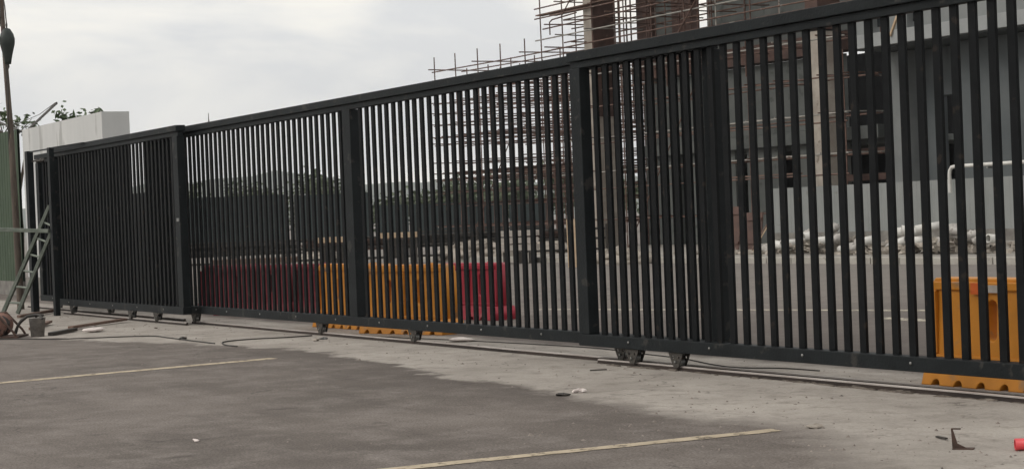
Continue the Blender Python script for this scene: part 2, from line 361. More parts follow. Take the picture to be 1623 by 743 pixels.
# ------------------------------------------------------------------ gate panels
PIT = .19
def gate_panel(name, label, x0, x1, yc, posts, endpost=(True, True), sheet=False, endw=.11):
    t = thing(name, label, 'gate panel', (x0, yc, 0), group='telescoping panels of the sliding gate')
    L_ = x1-x0
    MB().box(-.02, L_+.02, -.078, .078, 3.015, 3.11).build('top_channel', M['paint'], t, .006)
    MB().box(0, L_, -.045, .045, 2.945, 3.013).build('top_rail', M['paint'], t, .004)
    MB().box(0, L_, -.07, .07, .17, .285).build('bottom_rail', M['paint'], t, .006)
    ps = [p_-x0 for p_ in posts]
    ends = ([0] if endpost[0] else []) + ps + ([L_-endw] if endpost[1] else [])
    spans = []; prev = 0
    for i, e_ in enumerate(ends):
        w_ = endw if (e_ == 0 or abs(e_-(L_-endw)) < 1e-6) else .235
        MB().box(e_, e_+w_, -.062, .062, .287, 2.943).build('post', M['paint'], t, .005)
        if e_ > prev+.3: spans.append((prev, e_))
        prev = e_+w_
    if prev < L_-.3: spans.append((prev, L_))
    for a, b in spans:
        nb = round((b-a)/PIT)-1; st = (b-a)/(nb+1); mb = MB()
        for i in range(1, nb+1):
            c = a+i*st; j = random.uniform(-.004, .004); k_ = random.uniform(-.004, .004)
            w2, d2 = .037, .0145
            mb.add([(c-w2+j, -d2, .286), (c+w2+j, -d2, .286), (c+w2+j, d2, .286), (c-w2+j, d2, .286),
                    (c-w2+k_, -d2, 2.944), (c+w2+k_, -d2, 2.944), (c+w2+k_, d2, 2.944), (c-w2+k_, d2, 2.944)],
                   [(0,3,2,1),(4,5,6,7),(0,1,5,4),(1,2,6,5),(2,3,7,6),(3,0,4,7)])
        mb.build('slat_infill', M['paint2'], t)
    if sheet: MB().box(.05, L_-.05, .014, .02, .287, 2.944).build('backing_sheet', M['navy'], t)
    x = .9                                                           # bolts along the bottom rail
    while x < L_:
        MB().lathe([(.012, 0), (.014, -.006), (.008, -.011), (0, -.012)], (x, -.07, .235), 8, 'y').build('bolt', M['steel'], t); x += 1.31
    return t
def caster_parts(t, xw):
    """bracket plates, V-grooved wheel and axle under a panel; xw in the panel's own x"""
    out = [(-.115, .170), (.115, .170), (.10, .135), (.036, .03), (-.036, .03), (-.10, .135)]
    hole = [(-.045 + .014*math.cos(a*math.pi/4), .125 + .014*math.sin(a*math.pi/4)) for a in range(8)]
    hole2 = [(.05 + .012*math.cos(a*math.pi/4), .125 + .012*math.sin(a*math.pi/4)) for a in range(8)]
    br = plate('roller_bracket', out, [hole, hole2], .006, M['darksteel'], t); br.location = (xw, -.042, -.001)
    br2 = br.copy(); COL.objects.link(br2); br2.location = (xw, .042, -.001)
    wh = MB().lathe([(.012, -.028), (.052, -.028), (.058, -.022), (.043, 0), (.058, .022), (.052, .028), (.012, .028)], (0, 0, .085), 22, 'y').build('wheel', M['steel'], t); wh.location = (xw, 0, 0)
    axl = MB().tube([(0, -.058, .085), (0, .058, .085)], .012, 8).build('axle', M['steel'], wh)
def caster_on(t, x): caster_parts(t, x-t.location.x)

pA = gate_panel('sliding_gate', 'long middle panel', -29.05, -13.22, 9.865, [-21.18], endw=.12)
pA['label'] = 'long slatted gate panel in the middle, divided by a wide post'
for x in (-27.05, -22.2, -19.45, -14.9): caster_on(pA, x)
pB = gate_panel('sliding_gate', 'nearest slatted gate panel running out of the picture on the right', -15.36, .6, 9.70, [-7.5], endw=.19)
for x in (-14.45, -13.72, -2.6, -1.8): caster_on(pB, x)
pC = gate_panel('sliding_gate', 'short dark gate panel at the left, between the guide post and the middle panel', -33.75, -26.7, 9.60, [], endw=.23)
for x in (-32.8, -29.4, -28.1): caster_on(pC, x)
pD = gate_panel('sliding_gate', 'rearmost gate panel at the far left, backed by dark sheet', -36.3, -30.6, 10.02, [], endw=.2, sheet=True)
for x in (-35.2, -31.9): caster_on(pD, x)
# latch box on panel C end post and small lug on top
MB().box(.0, .10, -.012, 0, 0, .05).build('latch', M['steel'], pC).location = (6.93, -.064, 1.62)

# rails on the ground
def rail(x0, x1, y, label, y1=None):
    y1 = y if y1 is None else y1
    mb = MB(); n = int((x1-x0)/1.0); pr = [(-.03, 0), (-.03, .006), (-.016, .009), (-.018, .036), (0, .040), (.018, .036), (.016, .009), (.03, .006), (.03, 0)]
    vs = []
    for i in range(n+1):
        x = x0+(x1-x0)*i/n; yy = y+(y1-y)*i/n + random.uniform(-.006, .006); dz = random.uniform(-.002, .002)
        vs += [(x, yy+a, b+dz*(b > 0)) for a, b in pr]
    k_ = len(pr); fs = [(i*k_+j, (i+1)*k_+j, (i+1)*k_+j+1, i*k_+j+1) for i in range(n) for j in range(k_-1)]
    mb.add(vs, fs); mb.add(vs[:k_], [tuple(range(k_))]); mb.add(vs[-k_:], [tuple(reversed(range(k_)))])
    t = thing('gate_rail', label, 'rail', (0, 0, 0)); mb.build('rail_body', M['railb'], t)
    hd_ = MB(); vs = []
    for i in range(n+1):
        x = x0+(x1-x0)*i/n; yy = mb.v[i*k_+4][1]; zz = mb.v[i*k_+4][2]
        vs += [(x, yy-.0205, zz-.009), (x, yy-.012, zz+.003), (x, yy+.012, zz+.003), (x, yy+.0205, zz-.010)]
    hd_.add(vs, [(i*4+j, (i+1)*4+j, (i+1)*4+j+1, i*4+j+1) for i in range(n) for j in range(3)])
    hd_.build('running_edge', M['rail'], t); return t
rail(-27.2, 2, 9.865, 'long rusty gate rail under the middle panel, behind the short rail')
rail(-15.1, 2, 9.70, 'worn shiny front gate rail starting under the twin rollers at the right')
rail(-33.4, -26.75, 9.60, 'short rusty gate rail at the left, ending by the left roller of the middle panel')
rail(-37.5, -28, 10.02, 'rearmost rusty rail at the far left behind the front rail')

for x0, x1, y, lb in ((-27.0, -15.2, 9.93, 'strip of dirt and sand packed behind the long gate rail'), (-15.0, -3, 9.64, 'strip of dirt and sand packed before the front gate rail')):
    mb = MB(); x = x0; rgd = random.Random(int(-x0))
    while x < x1:
        mb.blob((x, y+rgd.uniform(-.03, .03), 0), (rgd.uniform(.03, .16), rgd.uniform(.012, .04), rgd.uniform(.004, .014)), int(x*37) & 1023, 8, .5); x += rgd.uniform(.04, .3)
    tag(mb.build('dirt', M['dirtd']), lb, 'dirt', kind='stuff')
# guide frame at the left end
gf = thing('gate_guide_frame', 'black guide frame of two posts at the left end of the gate', 'guide frame', (-32.85, 9.30, 0))
MB().box(-.075, .075, -.045, .045, 0, 3.09).build('post', M['paint'], gf, .005)
MB().box(-2.30, -2.11, .14, .26, 0, 3.13).build('post', M['paint'], gf, .005)
MB().bar((-2.1, .2, 3.11), (-.078, .0, 3.07), .03, .025).build('tie_bar', M['paint'], gf)
MB().bar((.078, 0, 3.08), (1.4, .2, 3.1), .03, .02).build('tie_bar', M['paint'], gf)
for s_ in (0, 1):
    MB().lathe([(.01, -.04), (.04, -.04), (.045, 0), (.04, .04), (.01, .04)], (-1.95+.3*s_, .3, 2.93), 12, 'z').build('guide_roller', M['darksteel'], gf)
MB().bar((-2.11, .24, 2.93), (-1.5, .3, 2.93), .03, .03).build('roller_arm', M['darksteel'], gf)

# ------------------------------------------------------------------ plastic barriers
def barrier(name, label, cat, c, rz, Lb, Hb, mt, slots, group, refl=False):
    t = thing(name, label, cat, (c[0], c[1], 0), rz, group)
    h = Lb/2; ft = .2
    out = [(-h, .0)]
    k_ = int(Lb/.25); xs = [-h + .16 + .25*i for i in range(k_)]
    for xc in xs:
        if xc > h-.08: break
        for a in range(9):
            th = math.pi - math.pi*a/8; out.append((xc+.045*math.cos(th), .0+.05*math.sin(th)))
    out += [(h, .0), (h, ft), (-h, ft)]
    plate('foot', out, [], .46, mt, t, .008, lambda p_: Vector((p_.x, p_.y*(1-.28*max(0, p_.z)/ft), p_.z)))
    def oval(xc, zc, a, b): return [(xc+a*math.cos(i*math.pi/8), zc+(b-a)*(1 if math.sin(i*math.pi/8) >= 0 else -1)+a*math.sin(i*math.pi/8)) for i in range(16)]
    out = [(-h+.04, ft), (h-.04, ft), (h-.04, Hb-.03), (h-.07, Hb), (-h+.07, Hb), (-h+.04, Hb-.03)]
    tap = lambda p_: Vector((p_.x, p_.y*(1-.25*(p_.z-ft)/(Hb-ft)), p_.z))
    plate('body', out, [oval(s_, .2+.5*(Hb-ft), .05, .16) for s_ in slots], .26, mt, t, .012, tap)
    # raised frame ribs on both faces
    for sy in (-1, 1):
        mb = MB(); d0, d1 = .118*sy, .148*sy
        lo, hi = min(d0, d1), max(d0, d1)
        mb.box(-h+.05, h-.05, lo+.004*sy, hi, ft+.002, ft+.045)
        edges = [-h+.05] + [(slots[i]+slots[i+1])/2-.03 for i in range(len(slots)-1)] + [h-.11]
        for xe in edges: mb.box(xe, xe+.06, lo-.02*sy if sy > 0 else lo, hi if sy > 0 else hi+.02, ft+.05, Hb-.1)
        mb.box(-h+.08, h-.08, lo-.035*sy if sy > 0 else lo+.02, hi-.03*sy if sy > 0 else hi+.035, Hb-.095, Hb-.03)
        rb = mb.build('rib', mt, t, .008)
    if refl:
        MB().box(slots[0]-.2, slots[0]-.03, -.135, -.128, Hb-.125, Hb-.035).build('reflector', M['refl'], t)
        MB().box(slots[0]-.02, slots[0]+.12, -.135, -.128, Hb-.11, Hb-.05).build('reflector', M['pale'], t)
    cap = MB().lathe([(.05, Hb-.01), (.05, Hb+.012), (.04, Hb+.018), (0, Hb+.018)], (h*.55, 0, 0), 12).build('filler_cap', mt, t)
    return t
GO, GR = 'orange plastic road barriers', 'red plastic road barriers'
barrier('road_barrier', 'orange plastic barrier with oval slots behind the right end of the gate', 'barrier', (-9.97, 10.39), 0, 2.06, .86, M['orange'], [-.33, .33], GO, True)
barrier('road_barrier', 'orange plastic barrier right of the wide middle post, its notched foot under the rail', 'barrier', (-21.32, 10.76), R(17), 1.6, .91, M['orange'], [-.3, .3], GO)
barrier('road_barrier', 'orange plastic barrier left of the wide middle post, beside the dark red ones', 'barrier', (-23.2, 10.85), R(3), 1.95, .91, M['orange'], [-.3, .3], GO)
barrier('road_barrier', 'crimson barrier at the right end of the barrier row, with open yard beside it', 'barrier', (-23.3, 12.83), R(8), 1.45, .83, M['red'], [-.3, .3], GR)
barrier('road_barrier', 'dark red barrier at the left end of the barrier row', 'barrier', (-30.1, 11.75), R(20), 1.7, .83, M['redold'], [-.3, .3], GR)
barrier('road_barrier', 'dark red barrier standing in the row just left of the orange ones', 'barrier', (-27.95, 12.25), R(10), 1.6, .83, M['redold'], [-.3, .3], GR)
barrier('road_barrier', 'dark red barrier between two other dark red barriers on the left', 'barrier', (-28.75, 11.6), R(40), 1.5, .83, M['redold'], [-.3, .3], GR)

# ------------------------------------------------------------------ left corner: walls, pole, ladder
ww = thing('boundary_wall', 'tall dirty white wall behind the left end of the gate', 'wall', (-38.3, 12, 0))
MB().box(-6.5, 0, 0, .62, .46, 4.12).build('wall_face', M['white'], ww)
MB().box(-6.55, .06, -.06, .68, 0, .458).build('plinth', M['plinth'], ww)
gw = thing('site_hoarding', 'dark green sheet hoarding beside the white wall at the left edge', 'hoarding', (-45.0, 11.9, 0))
mb = MB(); x = -7.0
while x < -.05:                                                     # shallow corrugation
    mb.add([(x, .02, .35), (x+.1, .02, .35), (x+.13, .032, .35), (x+.22, .032, .35), (x+.25, .02, .35), (x, .02, 4.15), (x+.1, .02, 4.15), (x+.13, .032, 4.15), (x+.22, .032, 4.15), (x+.25, .02, 4.15),
            (x, .08, .35), (x+.25, .08, .35), (x, .08, 4.15), (x+.25, .08, 4.15)],
           [(0,1,6,5),(1,2,7,6),(2,3,8,7),(3,4,9,8),(10,12,13,11),(5,6,7,8,9,13,12),(0,10,11,4,3,2,1)]); x += .25
mb.build('sheet', M['green'], gw)
MB().box(-7, 0.02, .0, .12, 0, .348).build('base_strip', M['plinth'], gw)
dsf = thing('dark_sheet_fence', 'low dark sheet fence seen through the short left panel, beside the white wall', 'fence', (-39.3, 11.6, 0))
MB().box(0, 5.6, 0, .05, .05, 2.25).build('sheet', M['navy'], dsf)
for k_ in range(4): MB().box(.05+1.8*k_, .12+1.8*k_, .055, .12, 0, 2.3).build('post', M['darksteel'], dsf)
br = thing('wire_bracket', 'dark slanting wire bracket arm rising over the white wall', 'bracket', (-44.9, 12.05, 4.05))
MB().bar((-.1, 0, -.05), (3.05, 0, .52), .04, .045).build('arm', M['darksteel'], br)
MB().bar((.1, 0, .0), (-2.3, 0, .42), .04, .045).build('arm', M['darksteel'], br)
MB().tube([(-2.1, 0, .45), (-1, .02, .27), (.3, .02, .30), (1.5, .02, .36), (2.9, 0, .53)], .008, 5).build('wire', M['cable'], br)
MB().tube([(-1.2, 0, .3), (.2, .02, .14), (1.5, .02, .24), (2.2, 0, .40)], .007, 5).build('wire', M['cable'], br)

pl = thing('timber_pole', 'thin brown leaning pole rising in front of the green hoarding', 'pole', (-36.69, 9.65, 0))
MB().tube([(0, 0, 0), (-.1, 0, 1.9), (-.2, 0, 3.67), (-.42, 0, 5.3), (-.5, 0, 6.4), (-.58, 0, 7.4)], [.075, .07, .06, .05, .045, .04], 10).build('shaft', M['pole'], pl)
MB().tube([(-.2, -.05, 3.2), (-.12, -.06, 3.9), (-.05, -.06, 4.6), (-.22, -.05, 5.1)], .012, 6).build('rope', M['cable'], pl)
MB().tube([(-.5, -.05, 5.8), (-.38, -.06, 6.2), (-.5, -.05, 6.9)], .01, 6).build('rope', M['cable'], pl)
pb = thing('pulley_block', 'dark green teardrop pulley block hanging on the thin pole at top left', 'pulley block', (-36.68, 9.6, 4.97))
MB().lathe([(.0, 0), (.06, .01), (.075, .1), (.1, .22), (.15, .42), (.155, .52), (.13, .62), (.07, .72), (.0, .75)], n=16).build('shell', M['dkgreen'], pb)
MB().tube([(0, 0, .74), (.03, 0, .8), (0, 0, .86), (-.03, 0, .8), (0, 0, .75)], .014, 6).build('hook', M['darksteel'], pb)
MB().box(-.05, .04, -.165, -.157, .48, .56).build('plate', M['pale'], pb)
MB().tube([(0, 0, .85), (-.15, .02, 1.2), (-.53, .05, 1.75)], .012, 6).build('rope', M['cable'], pb)
MB().tube([(.03, 0, .02), (.05, 0, -.05), (.0, 0, -.08), (-.01, 0, 0)], .014, 6).build('shackle', M['darksteel'], pb)

ld = thing('ladder', 'grey green metal ladder leaning beside the guide posts', 'ladder', (0, 0, 0))
pA_ = [Vector((-34.82, 8.81, .02)), Vector((-34.30, 9.66, 2.05))]; pB_ = [Vector((-34.43, 8.99, .02)), Vector((-34.05, 9.70, 1.75))]
MB().bar(pA_[0], pA_[1], .13, .06).build('side_rail', M['ladder'], ld, .004)
MB().bar(pB_[0], pB_[1], .13, .06).build('side_rail', M['ladder'], ld, .004)
for k_ in range(6):
    f_ = .1+.15*k_; MB().tube([pA_[0].lerp(pA_[1], f_), pB_[0].lerp(pB_[1], f_*1.1)], .022, 8).build('rung', M['ladder'], ld)
bp_ = thing('handrail', 'pale grey horizontal rail crossing the left edge at mid height', 'rail', (0, 0, 0))
MB().bar((-32.9, 9.23, 1.56), (-34.6, 7.2, 1.73), .08, .07).build('rail', M['ladder'], bp_, .006)
MB().box(-34.7, -34.62, 7.1, 7.18, 0, 1.78).build('post', M['ladder'], bp_, .006)

# bucket, machine, boards on the ground
bk = thing('cement_bucket', 'grey cement crusted bucket with a dark hose over its rim', 'bucket', (-26.5, 7.2, 0))
MB().lathe([(0, .002), (.095, .0), (.12, .27), (.128, .275), (.118, .285), (.11, .26), (.085, .02), (0, .02)], n=20).build('shell', M['bucketc'], bk)
MB().tube([(-.1, .02, .25), (-.05, 0, .31), (.06, .02, .32), (.12, .05, .26)], .018, 8).build('handle', M['cable'], bk)
hs = MB().tube([(-26.44, 7.28, .31), (-26.52, 7.18, .32), (-26.58, 7.08, .305), (-26.63, 7.0, .24), (-26.68, 6.96, .17), (-26.72, 6.93, .06)], [.02, .024, .022, .026, .02, .028], 8).build('hose', M['cable']); tag(hs, 'short dark hose arching over the cement bucket', 'hose')
bd = MB().bar((-26.45, 7.38, .03), (-27.15, 7.95, .035), .09, .05).build('board', M['darksteel'], bevel=.004); tag(bd, 'dark brown board lying right of the cement bucket', 'board')
rd_ = MB().tube([(-27.15, 7.98, .03), (-27.6, 8.4, .02)], .015, 6).build('rod', M['rail']); tag(rd_, 'thin rusty rod beyond the dark board by the bucket', 'rod')
mc = thing('cable_reel', 'red brown steel reel frame with cable at the bottom left edge', 'cable reel', (-26.85, 6.72, 0), R(60))
MB().lathe([(.03, -.2), (.17, -.2), (.175, -.16), (.11, -.14), (.11, .14), (.175, .16), (.17, .2), (.03, .2)], (0, 0, .19), 18, 'y').build('drum', M['brownred'], mc)
MB().tube([(-.3, -.26, .03), (-.25, -.26, .1), (-.03, -.26, .36), (.05, -.26, .36), (.28, -.26, .1), (.32, -.26, .03)], .018, 8).build('frame', M['rust'], mc)
MB().tube([(-.3, .26, .03), (-.25, .26, .1), (-.03, .26, .36), (.05, .26, .36), (.28, .26, .1), (.32, .26, .03)], .018, 8).build('frame', M['rust'], mc)
MB().box(-.34, .36, -.3, .3, .0, .03).build('base', M['rust'], mc)
mb = MB()
for k_ in range(9): mb.tube([(.125*math.cos(a*.628), -.12+.03*k_, .19+.125*math.sin(a*.628)) for a in range(11)], .014, 6, False)
mb.build('cable', M['cable'], mc)
pl_ = [((-27.9, 8.1), (-28.9, 9.3)), ((-28.3, 7.6), (-29.8, 8.3)), ((-26.9, 6.4), (-27.5, 6.5))]
for k_, ((a, b), (c, d)) in enumerate(pl_[:2]):
    o = MB().bar((a, b, .03), (c, d, .05), .1, .04).build('timber_offcut', M['plank'], bevel=.004)
    tag(o, ['pale timber offcut lying behind the cement bucket', 'longer timber offcut lying towards the ladder foot'][k_], 'timber')
tim = MB().bar((-32.57, 8.52, .04), (-34.3, 9.75, .05), .07, .05).build('timber_beam', M['plank'], bevel=.006); tag(tim, 'long weathered timber lying at the foot of the guide posts', 'timber')
fo = MB().blob((0, 0, .035), (.22, .1, .035), 3, 12, .2).build('foam_slab', M['foam']); fo.location = (-26.65, 8.1, 0); fo.rotation_euler[2] = R(120); tag(fo, 'pinkish white foam slab on the concrete left of the gate', 'foam')
fo2 = MB().blob((0, 0, .03), (.2, .08, .025), 9, 12, .25).build('foam_slab', M['foam']); fo2.location = (-19.2, 10.35, 0); fo2.rotation_euler[2] = R(20); tag(fo2, 'pinkish white foam slab under the middle panel at the orange barrier\'s end', 'foam')

# cables on the ground
def cable(pts, r_, label):
    P_ = [Vector((x, y, r_)) for x, y in pts]; out = []
    for i in range(len(P_)-1):
        p0, p1, p2, p3 = P_[max(i-1, 0)], P_[i], P_[i+1], P_[min(i+2, len(P_)-1)]
        for k_ in range(8):
            t = k_/8; out.append(.5*((2*p1)+(-p0+p2)*t+(2*p0-5*p1+4*p2-p3)*t*t+(-p0+3*p1-3*p2+p3)*t**3))
    out.append(P_[-1]); return tag(MB().tube(out, r_, 6).build('cable', M['cable']), label, 'cable')

# ------------------------------------------------------------------ bits near the front
bkt = thing('angle_bracket', 'small rusty angle bracket standing on the concrete near the right corner', 'bracket', (-7.97, 7.66, 0), R(40))
MB().add([(-.05, 0, 0), (.05, 0, 0), (-.02, 0, .035), (-.045, 0, .12), (-.055, 0, .12), (-.05, .008, 0), (.05, .008, 0), (-.02, .008, .035), (-.045, .008, .12), (-.055, .008, .12)],
         [(0,1,2,3,4),(9,8,7,6,5),(0,5,6,1),(1,6,7,2),(2,7,8,3),(3,8,9,4),(4,9,5,0)]).build('upright', M['rust'], bkt)
MB().box(-.05, .075, -.02, .05, 0, .006).build('base', M['rust'], bkt)
MB().box(-.055, .0, .0, .03, .118, .124).build('lip', M['rust'], bkt)
rp = MB().lathe([(.027, 0), (.035, 0), (.035, .7), (.027, .7), (.027, 0)], n=24, axis='x').build('red_pipe', M['redpipe']); rp.location = (-7.70, 7.83, .037); rp.rotation_euler[2] = R(62-8)
tag(rp, 'red plastic pipe end entering at the right edge on the ground', 'pipe')
cable([(-27.4, 6.1), (-26.7, 6.4), (-26.04, 6.85), (-25.4, 7.2), (-25.07, 7.62), (-24.85, 8.01), (-24.5, 8.3), (-23.9, 8.3), (-23.03, 8.28), (-22.04, 8.27)], .009, 'dark cable snaking along the asphalt edge from the cement bucket')
cable([(-21.2, 8.25), (-21.6, 8.25), (-22.1, 8.4), (-22.3, 8.59), (-22.35, 8.92), (-22.2, 9.35), (-22.18, 9.7)], .009, 'looped dark cable lying before the middle panel on concrete')
cable([(-22.18, 10.0), (-21.04, 10.14), (-19.77, 10.37), (-18.51, 10.55), (-17.28, 10.68), (-16.56, 10.7), (-15.73, 10.58), (-15, 10.5), (-14.61, 10.43), (-13.93, 10.23), (-13.45, 10.17), (-13.05, 10.37), (-12.57, 10.41)], .006, 'long thin cable behind the gate rail running under the panels')
# countable scraps
scr = [(-12.64, 7.75, .055, 'crumpled dark scrap on the asphalt near the apron edge', 'darksteel'), (-12.77, 7.99, .07, 'pale scrap of paper beside a crumpled dark scrap', 'foam'),
       (-12.12, 4.38, .035, 'small white chip alone on the asphalt at the front', 'foam'), (-9.42, 7.74, .06, 'grey stone chunk on the concrete left of the dark stain', 'conc'),
       (-8.4, 7.9, .07, 'thin dark sliver of metal left of the angle bracket', 'darksteel'), (-14.35, 9.2, .08, 'dark sliver before the start of the front rail', 'darksteel'),
       (-23.41, 8.33, .08, 'dark clod beside the cable on the asphalt edge', 'darksteel'), (-21.22, 9.33, .07, 'pale chip on the concrete beside the cable loop', 'conc'),
       (-21.4, 9.52, .06, 'bent scrap of metal by the roller near the cable loop', 'steel'), (-26.5, 9.0, .09, 'dark splinter before the end of the short left rail', 'rust')]
for i, (x, y, s_, lb, mm) in enumerate(scr):
    if i in (4, 5, 9): o = MB().bar((-s_, 0, .008), (s_, .02, .012), .02, .01).build('metal_sliver', M[mm]); c_ = 'scrap'
    else:
        o = MB().blob((0, 0, s_*.22), (s_, s_*.6, s_*.24), i, 8, .5).build('scrap', M[mm]); c_ = 'scrap'
        for p_ in o.data.polygons: p_.use_smooth = False
    o.location = (x, y, 0); o.rotation_euler[2] = i*1.3+.6; tag(o, lb, c_)
# grit nobody could count
mb = MB(); rg = random.Random(3)
for i in range(1150):
    if i < 700: x, y = rg.uniform(-34, -6.5), rg.gauss(9.3, 1.0)
    elif i < 1000: x, y = rg.uniform(-11.5, -6.5), rg.gauss(7.3, .7)
    else: x, y = rg.uniform(-26, -7), rg.uniform(3.5, 9)
    s_ = (abs(rg.gauss(.006, .005))+.003)*(.55 if i >= 1000 else 1)
    a = rg.uniform(0, 3)
    vs = [(x+s_*q*math.cos(a+t), y+s_*rg.uniform(.5, 1.2)*math.sin(a+t), 0) for t, q in ((0, 1), (1.5, .7), (3.1, 1), (4.6, .8))]
    vs.append((x, y, s_*rg.uniform(.4, 1)))
    mb.add(vs, [(0, 1, 4), (1, 2, 4), (2, 3, 4), (3, 0, 4)])
tag(mb.build('grit', M['gritm']), 'loose grit and small stones scattered over asphalt and concrete', 'grit', kind='stuff')

# ------------------------------------------------------------------ buildings behind
# unfinished frame (left) : columns, beams, grey infill walls
ub = thing('unfinished_building', 'unfinished concrete frame building with brown formwork behind the scaffolding', 'building', (-50, 40, 0))
def part(name, m_, x0, x1, y0, y1, z0, z1, par=None, bev=.01):
    o = MB().box(x0, x1, y0, y1, z0, z1).build(name, m_, None, bev); par = par or ub
    o.parent = par; o.matrix_parent_inverse = Matrix.Identity(4); o.location = (-par.location.x, -par.location.y, -par.location.z) if par.parent is None else (0, 0, 0); return o
part('column', M['conc'], -59.2, -58.5, 37.9, 38.75, 0, 14)
part('formwork', M['form'], -58.49, -58.44, 37.85, 38.8, 5.2, 14)
part('formwork', M['form'], -59.25, -58.45, 38.76, 38.82, 5.2, 14)
part('column', M['conc'], -46.35, -45.85, 38.45, 39.3, 0, 7.15)
part('formwork', M['form'], -46.42, -45.78, 38.4, 39.36, 7.2, 12)
part('column', M['conc'], -66.6, -66.0, 43.2, 43.9, 0, 6.2)
# grey infill wall with openings (storey 1), dark beam, storey 2
YW = 40.0
for x0, x1 in ((-58.3, -56.2), (-55.4, -52.6), (-51.9, -50.1), (-49.0, -46.6)): part('wall', M['concd'], x0, x1, YW, YW+.3, .15, 3.55)
part('wall', M['concd'], -58.3, -46.6, YW+.004, YW+.29, 4.02, 6.5)
part('beam', M['concd'], -58.4, -44.6, YW-.25, YW+.35, 3.56, 4.0)
part('beam', M['form'], -58.45, -43.4, YW-.3, YW+.4, 6.55, 7.2)
for z in (.7, 1.9, 2.75): part('board', M['form'], -46.6, -43.9, YW+.1, YW+.2, z+.3, z+.52)
part('formwork', M['form'], -58.4, -57.5, YW-.15, YW+.3, 7.25, 14)
part('wall', M['concd'], -57.5, -56.1, YW+.1, YW+.3, 7.25, 14)
part('formwork', M['form'], -56.1, -54.85, YW-.1, YW+.3, 7.25, 14)
part('beam', M['form'], -57.5, -56.1, YW-.05, YW+.09, 9.8, 10.5)
part('wall', M['concd'], -54.05, -43.4, YW+.05, YW+.3, 7.25, 14)
part('wall', M['form'], -54.85, -54.05, YW-.1, YW+.3, 9.3, 14)
part('wall', M['form'], -54.85, -54.05, YW-.1, YW+.3, 7.25, 8.1)
part('beam', M['form'], -61.8, -58.45, YW-.3, YW+.3, 10.6, 11.2)
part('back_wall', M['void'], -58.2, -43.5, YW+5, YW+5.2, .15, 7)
part('side_wall', M['concd'], -58.4, -58.1, YW+.5, YW+5, .15, 3.4)
part('slab', M['concd'], -58.4, -43.5, YW+.5, YW+5, 3.4, 3.6)
# upright rebar bundles between the column and the brown walls
for i in range(9):
    x = -62.3+.42*i
    o = MB().tube([(0, 0, 5.0), (random.uniform(-.1, .1), 0, 14)], .035, 6).build('rebar', M['rust'], ub); o.location = (x+50, .3+.5*(i % 2), 0)

# finished building (right): dark wall, overhanging upper storey with pale band
fb = thing('workshop_building', 'dark grey building with a pale band under its overhanging upper storey', 'building', (-40, 40, 0))
fp = lambda *a, **k: part(*a, par=fb, **k)
fp('wall', M['wall'], -44.6, -43.4, 40.2, 40.6, .15, 7.2)
fp('pilaster', M['wallu'], -43.3, -42.5, 39.2, 40.0, .15, 6.2)
fp('wall', M['wall'], -42.5, -41.75, 39.7, 40.1, .15, 6.2)
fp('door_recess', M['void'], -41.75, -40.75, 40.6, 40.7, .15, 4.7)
fp('lintel', M['wall'], -41.75, -40.75, 39.75, 40.1, 4.7, 6.2)
fp('wall', M['wall'], -40.75, -40.0, 39.6, 40.1, .15, 6.2)
fp('wall', M['wall'], -40.0, -18, 38.9, 39.3, .15, 6.2)
fp('soffit', M['wall'], -43.4, -18, 37.9, 41, 6.22, 6.28)
fp('band', M['band'], -43.45, -18, 37.7, 37.95, 6.26, 6.68)
def upper():
    xs = [(-43.4, -42.6), (-41.9, -41.0), (-40.35, -30), (-29, -18)]
    for a, b in xs: fp('upper_wall', M['wallu'], a, b, 37.85, 38.2, 6.69, 12)
    for a, b in ((-42.6, -41.9), (-41.0, -40.35), (-30, -29)):
        wn = fp('window', M['glass'], a, b, 38.1, 38.15, 6.9, 9)
        fp('upper_wall', M['wallu'], a, b, 37.9, 38.19, 9, 12)
        fr = MB().box(a+40, a+40.06, -1.98, -1.88, 6.9, 9).box((a+b)/2+39.97, (a+b)/2+40.03, -1.98, -1.88, 6.9, 9).build('frame', M['band'], wn)
upper()
bx = MB().bar((-41.55, 37.66, 6.5), (-41.1, 37.8, 7.5), .1, .05).build('slanting_board', M['tan']); tag(bx, 'short pale board leaning at a slant on the pale band', 'board')
dp = thing('drain_pipe', 'white pipe with a bent end above the grey metal fence at right', 'pipe', (-37.3, 35.8, 2.25))
MB().tube([(0, 0, -.6), (0, 0, -.1), (.02, 0, .02), (.1, 0, .11), (.25, 0, .13), (6, 0, .14)], .052, 12).build('tube', M['pipe'], dp)
MB().box(1.5, 1.56, -.08, .3, .02, .07).build('clip', M['steel'], dp)

# grey sheet fence on a low plinth
hd = thing('sheet_fence', 'light grey metal sheet fence on a low plinth behind the rubble', 'fence', (-45.6, 36, 0))
mb = MB(); x = 0
while x < 24:
    mb.add([(x, 0, .62), (x+.12, 0, .62), (x+.15, .012, .62), (x+.27, .012, .62), (x+.3, 0, .62), (x, 0, 2.03), (x+.12, 0, 2.03), (x+.15, .012, 2.03), (x+.27, .012, 2.03), (x+.3, 0, 2.03), (x, .05, .62), (x+.3, .05, .62), (x, .05, 2.03), (x+.3, .05, 2.03)],
           [(0,1,6,5),(1,2,7,6),(2,3,8,7),(3,4,9,8),(10,12,13,11),(5,6,7,8,9,13,12),(4,3,2,1,0,10,11)]); x += .3
mb.build('sheet', M['hoard'], hd)
MB().box(0, 24, -.05, .15, .15, .615).build('plinth', M['plinth'], hd, .01)
MB().box(-.01, 24, -.35, -.06, .15, .3).build('footing', M['pave'], hd, .01)
for k_ in range(9): MB().box(.4+2.9*k_, .46+2.9*k_, .055, .11, .62, 2.1).build('post', M['steel'], hd)

